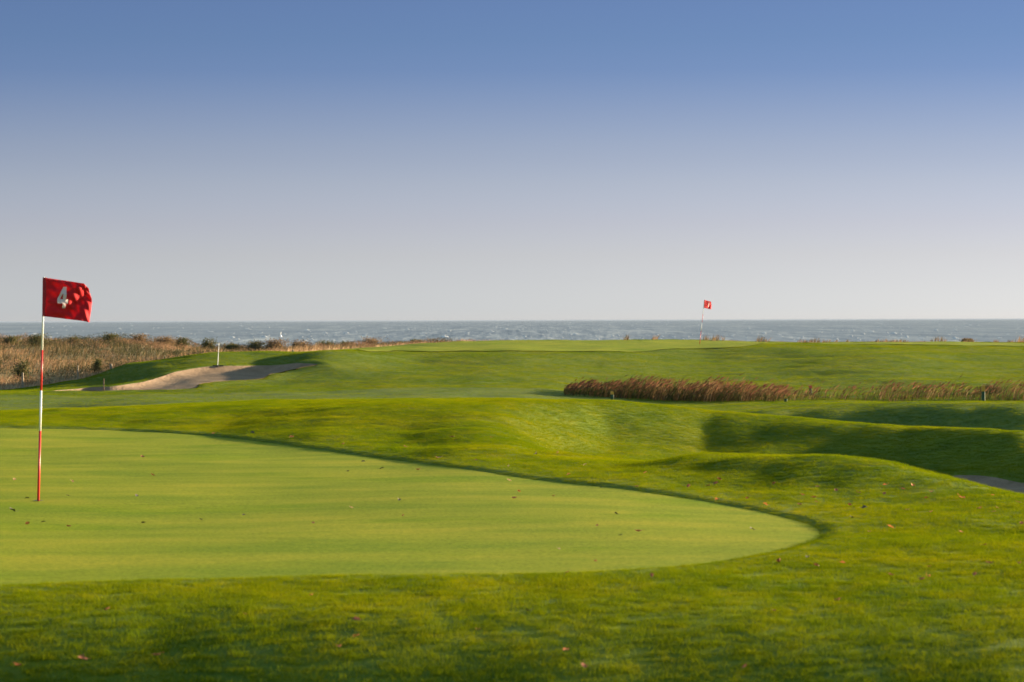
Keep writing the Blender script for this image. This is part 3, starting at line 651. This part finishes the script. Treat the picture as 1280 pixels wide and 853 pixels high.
LM = [[leaf_mesh(10*i+j, leafm[i]) for j in range(3)] for i in range(4)]
A6 = [(70,143,0),(257,152,0),(352,186,0),(470,192,0),(130,190,2),(83,220,2),(186,212,2),(296,217,0),(570,247,3),(600,280,1),(585,302,0),(92,330,3),(236,306,2),(249,354,0),(720,455,3),(830,494,1),(892,349,2),(836,385,0),(907,414,2),(960,405,0),(848,270,2),(750,236,1),(800,206,3),(717,170,0),(650,173,2),(980,232,1),(955,275,0),(1000,550,0),(745,540,0),(108,687,0),(108,737,1),(54,768,1),(473,717,0),(740,780,1),(793,830,0),(627,660,2),(398,122,0),(516,122,0),(568,210,3),(705,295,0),(360,184,3)]
A7 = [(34,273,2),(50,275,0),(110,271,0),(130,265,0),(140,253,0),(308,265,0),(440,275,0),(495,286,0),(393,301,0),(428,310,0),(435,322,0),(385,330,0),(226,310,0),(280,328,1),(135,315,1),(564,294,0),(535,332,0),(580,338,2),(641,295,0),(697,282,0),(725,273,1),(782,291,1),(768,310,0),(712,347,0),(782,352,1),(927,344,0),(970,353,0),(980,340,0),(1055,387,1),(658,399,1),(596,414,0),(540,370,2),(872,414,1),(943,456,0),(240,397,2),(408,493,2),(435,517,0),(513,510,1),(322,505,0),(776,522,1),(958,512,0),(1047,512,0),(913,546,0),(658,548,0),(752,563,0),(773,552,1),(500,628,0),(305,658,0),(218,830,0),(1045,323,0),(967,301,1),(643,270,1)]
A5 = [(454,136,0),(488,196,0),(228,214,3),(215,260,2),(436,260,2),(138,345,2),(85,350,0),(217,360,0),(458,348,2),(780,323,2),(642,338,2),(1002,347,0),(44,208,3),(682,66,1),(808,62,2),(934,78,1),(995,597,1),(780,657,0),(497,793,0),(260,803,0),(50,828,0),(340,645,0)]
spots = [(400+a/2.416, 500+b/2.416, m) for a, b, m in A6]+[(840+a/2.416, 500+b/2.416, m) for a, b, m in A7]+[(a/2.5625, 520+b/2.5625, m) for a, b, m in A5]
tone = ['dull brown', 'orange', 'dark blackish', 'pale tan']
special = [(1202, 628.5, 1, 1.8, 'large curled orange leaf on the lit shoulder of the right mound'), (14, 641, 2, 2.0, 'largest black curled leaf on the green, left of the flagstick foot'), (33, 625.5, 2, 1.3, 'flat grey black leaf beside the foot of the near flagstick')]
def put_leaf(px, py, m, sc, label, group):
    x, Y, z = place(px, py)
    d = float(sdf(np.array([x]), np.array([Y]), GREEN)[0]); on = d < 0
    o = bpy.data.objects.new('fallen_leaf', random.choice(LM[m])); col.objects.link(o)
    s = sc*random.uniform(.8, 1.25)*(.8+.012*Y)*(1.05 if on else 1.15)
    o.location = (x, Y, z+(.010 if on else .036)); o.scale = (s, s, s*random.uniform(.8, 1.6)); o.rotation_euler = (random.uniform(-.5, .5), random.uniform(-.5, .5), random.uniform(0, 6.28))
    where = 'smooth putting green' if on else ('rough grass right of the green' if px > 860 else ('foreground rough in front of the green' if py > 720 else 'rough strip behind the green'))
    tag(o, label or f'small {tone[m]} fallen leaf lying on the {where}', 'leaf', group or f'{tone[m]} leaves on the {where}')
for a, b, m in spots: put_leaf(a, b, m, 1.0, None, None)
for a, b, m, sc, lb in special: put_leaf(a, b, m, sc, lb, 'distinct fallen leaves')
# ------------------------------------------------------------------ sea
def sea():
    ys = np.concatenate([np.linspace(150, 400, 40), np.exp(np.linspace(math.log(405), math.log(9000), 300)), np.exp(np.linspace(math.log(9500), math.log(90000), 25))])
    us = np.linspace(-.75, .75, 260); Xs = us[None]*ys[:, None]*1.0; Ys = np.repeat(ys[:, None], len(us), 1)
    z = SEA+.0*Xs
    n, m_ = Xs.shape; id_ = np.arange(n*m_).reshape(n, m_)
    q = np.stack([id_[:-1, :-1], id_[:-1, 1:], id_[1:, 1:], id_[1:, :-1]], -1).reshape(-1, 4)
    me = np_mesh('sea', np.stack([Xs.ravel(), Ys.ravel(), z.ravel()], -1), q)
    m, nd, lk = mat('sea_water'); out = nd.new('ShaderNodeOutputMaterial')
    g = nd.new('ShaderNodeNewGeometry'); P = g.outputs['Position']
    n1 = noise(nd, lk, P, .5, 3, .65, (1, .035, 1)); n2 = noise(nd, lk, P, .12, 3, .6, (1, .03, 1)); n3 = noise(nd, lk, P, .02, 2, .5, (.2, .1, 1))
    r = ramp(nd, [(.38, (.085, .115, .152)), (.5, (.165, .197, .24)), (.58, (.25, .28, .31)), (.66, (.40, .43, .44))]); lk.new(mix(nd, lk, .5, n1, n2), r.inputs[0])
    r3 = ramp(nd, [(.35, (.88, .9, .93)), (.65, (1.1, 1.08, 1.05))]); lk.new(n3, r3.inputs[0])
    b = nd.new('ShaderNodeBsdfPrincipled'); b.inputs['Roughness'].default_value = .55; b.inputs['IOR'].default_value = 1.33; b.inputs['Specular IOR Level'].default_value = .25
    lk.new(mix(nd, lk, 1., r.outputs[0], r3.outputs[0], 'MULTIPLY'), b.inputs['Base Color'])
    bp = nd.new('ShaderNodeBump'); bp.inputs['Distance'].default_value = .8; bp.inputs['Strength'].default_value = 1.
    lk.new(noise(nd, lk, P, .35, 3, .6, (1, .12, 1)), bp.inputs['Height']); lk.new(bp.outputs[0], b.inputs['Normal'])
    lk.new(b.outputs[0], out.inputs[0]); tag(link('sea', me, m), kind='structure')
    # breaking crests: low humps of foam lying on the water
    vs = []; fs = []; o = 0; kk = 0
    cz = CAMZ-SEA
    while kk < 760:
        row = rng.uniform(1.2, 26)**1.0; Y = cz*F/row*rng.uniform(.97, 1.03)
        if Y > 16000: continue
        px = rng.uniform(-500, 1780); x = (px-640)/F*Y
        big = rng.uniform(0, 1)**4
        wpx = rng.uniform(.8, 2.8)*(.5+row/18)*(1+1.6*big); hpx = rng.uniform(.35, .8)*(.5+row/20)*(1+.7*big)
        w = min(wpx/F*Y, 30); h = min(hpx/F*Y, .9); dp = w*.5
        m = 9
        for j, (yo, zf) in enumerate(((-dp*.5, -.02), (-dp*.3, .6), (0, 1.), (dp*.5, -.02))):
            for i in range(m):
                t = i/(m-1)*2-1; e = max(0, 1-abs(t)**2.2)*rng.uniform(.55, 1.1)
                vs.append((x+t*w*.5, Y+yo, SEA+h*zf*e+.0))
        for j in range(3):
            for i in range(m-1): a = o+j*m+i; fs.append((a, a+1, a+1+m, a+m))
        o += 4*m; kk += 1
    me = np_mesh('whitecaps', np.array(vs), np.array(fs)); 
    tag(link('whitecaps', me, plain('sea_foam', (.62, .62, .62), .8, .12, 1)), 'small white breaking wave crests scattered over the grey blue sea', 'whitecaps', kind='stuff')
    # lone white marker buoy
    Y = cz*F/19.5; x = (351-640)/F*Y; b_ = empty('marker_buoy', (x, Y, SEA)); tag(b_, 'lone white marker buoy floating on the sea above the brown domed bush', 'buoy')
    mw = plain('buoy_white', (.85, .85, .83), .4, .05)
    bm = bmesh.new(); tube(bm, (0, 0, -.3), (0, 0, .28), .42, .36, 16); tube(bm, (0, 0, .28), (0, 0, .5), .36, .12, 16); bm_obj('float', bm, mw, b_)
    bm = bmesh.new(); tube(bm, (0, 0, .5), (0, 0, 1.35), .12, .10, 10); tube(bm, (0, 0, 1.35), (0, 0, 1.6), .20, .20, 10); bm_obj('mast', bm, mw, b_)
sea()
# ------------------------------------------------------------------ sea air
def haze():
    bm = bmesh.new(); bmesh.ops.create_cube(bm, size=1)
    for v in bm.verts: v.co = Vector((v.co.x*300000, v.co.y*300000, 3.4 if v.co.z > 0 else SEA-4))
    m, nd, lk = mat('sea_haze'); out = nd.new('ShaderNodeOutputMaterial'); pv = nd.new('ShaderNodeVolumePrincipled')
    pv.inputs['Color'].default_value = (.24, .30, .42, 1); pv.inputs['Density'].default_value = 3.5e-5; pv.inputs['Anisotropy'].default_value = 0.
    lk.new(pv.outputs[0], out.inputs['Volume'])
    tag(bm_obj('haze', bm, m), kind='stuff', label='thin pale sea haze over the water', cat='haze')
haze()
# ------------------------------------------------------------------ camera, light, sky
cd = bpy.data.cameras.new('camera'); cam = bpy.data.objects.new('camera', cd); col.objects.link(cam); S.camera = cam
cd.sensor_width = 36; cd.lens = F/1280*36; cd.clip_start = .1; cd.clip_end = 150000
cam.location = (0, 0, CAMZ)
pitch = math.atan((426.5-H(640))/F)          # horizon sits a little above the middle
roll = -0.0028
cam.matrix_world = Matrix.Translation((0, 0, CAMZ)) @ Matrix.Rotation(math.pi/2-pitch, 4, 'X') @ Matrix.Rotation(roll, 4, 'Z')
cd.dof.use_dof = True; cd.dof.focus_distance = 50; cd.dof.aperture_fstop = 4.8
sd = bpy.data.lights.new('sun', 'SUN'); sun = bpy.data.objects.new('sun', sd); col.objects.link(sun)
sd.energy = 5.0; sd.angle = math.radians(1.0); sd.color = (1., .80, .52)
el, az = math.radians(SUN_EL), math.radians(SUN_AZ)
to_sun = Vector((math.cos(el)*math.cos(az), math.cos(el)*math.sin(az), math.sin(el)))
sun.rotation_euler = to_sun.to_track_quat('Z', 'Y').to_euler(); sun.location = to_sun*30
w = bpy.data.worlds.new('World'); S.world = w; w.use_nodes = True; nd = w.node_tree.nodes; lk = w.node_tree.links
bg = nd['Background']; bg.inputs[1].default_value = .06
sk = nd.new('ShaderNodeTexSky'); sk.sky_type = 'NISHITA'; sk.sun_disc = False
sk.sun_elevation = el; sk.sun_rotation = math.pi/2-az; sk.altitude = 0; sk.air_density = 1.; sk.dust_density = .3; sk.ozone_density = 2.
tc = nd.new('ShaderNodeTexCoord'); sx = nd.new('ShaderNodeSeparateXYZ'); lk.new(tc.outputs['Generated'], sx.inputs[0])
# bluer upwards, milky at the horizon; unseen sky overhead brightened to fill shadows
SKYR = [(z/.4, tuple(q/2.05/7. for q in c)) for z, c in ((0, (1.163, 1.563, 3.675)), (0.004, (1.087, 1.46, 3.466)), (0.0143, (1.004, 1.244, 2.807)), (0.0226, (0.959, 1.103, 2.346)), (0.0339, (0.893, 0.957, 1.969)), (0.048, (0.816, 0.846, 1.627)), (0.0565, (0.744, 0.766, 1.458)), (0.062, (0.704, 0.726, 1.375)), (0.0733, (0.597, 0.637, 1.242)), (0.083, (0.498, 0.567, 1.15)), (0.0874, (0.452, 0.535, 1.108)), (0.0986, (0.413, 0.506, 1.021)), (0.113, (0.404, 0.48, 0.958)), (0.2, (1.398, 1.359, 1.251)), (0.4, (3.094, 2.798, 2.252)))]
mr = maprange(nd, lk, sx.outputs[2], 0, .4)
rp = ramp(nd, SKYR); lk.new(mr, rp.inputs[0])
lk.new(mix(nd, lk, 1., mix(nd, lk, 1., sk.outputs[0], rp.outputs[0], 'MULTIPLY'), (7., 7., 7.), 'MULTIPLY'), bg.inputs[0])
S.view_settings.view_transform = 'Standard'; S.view_settings.look = 'None'; S.view_settings.gamma = 1
S.view_settings.exposure = 2.3
S.render.engine = 'CYCLES'
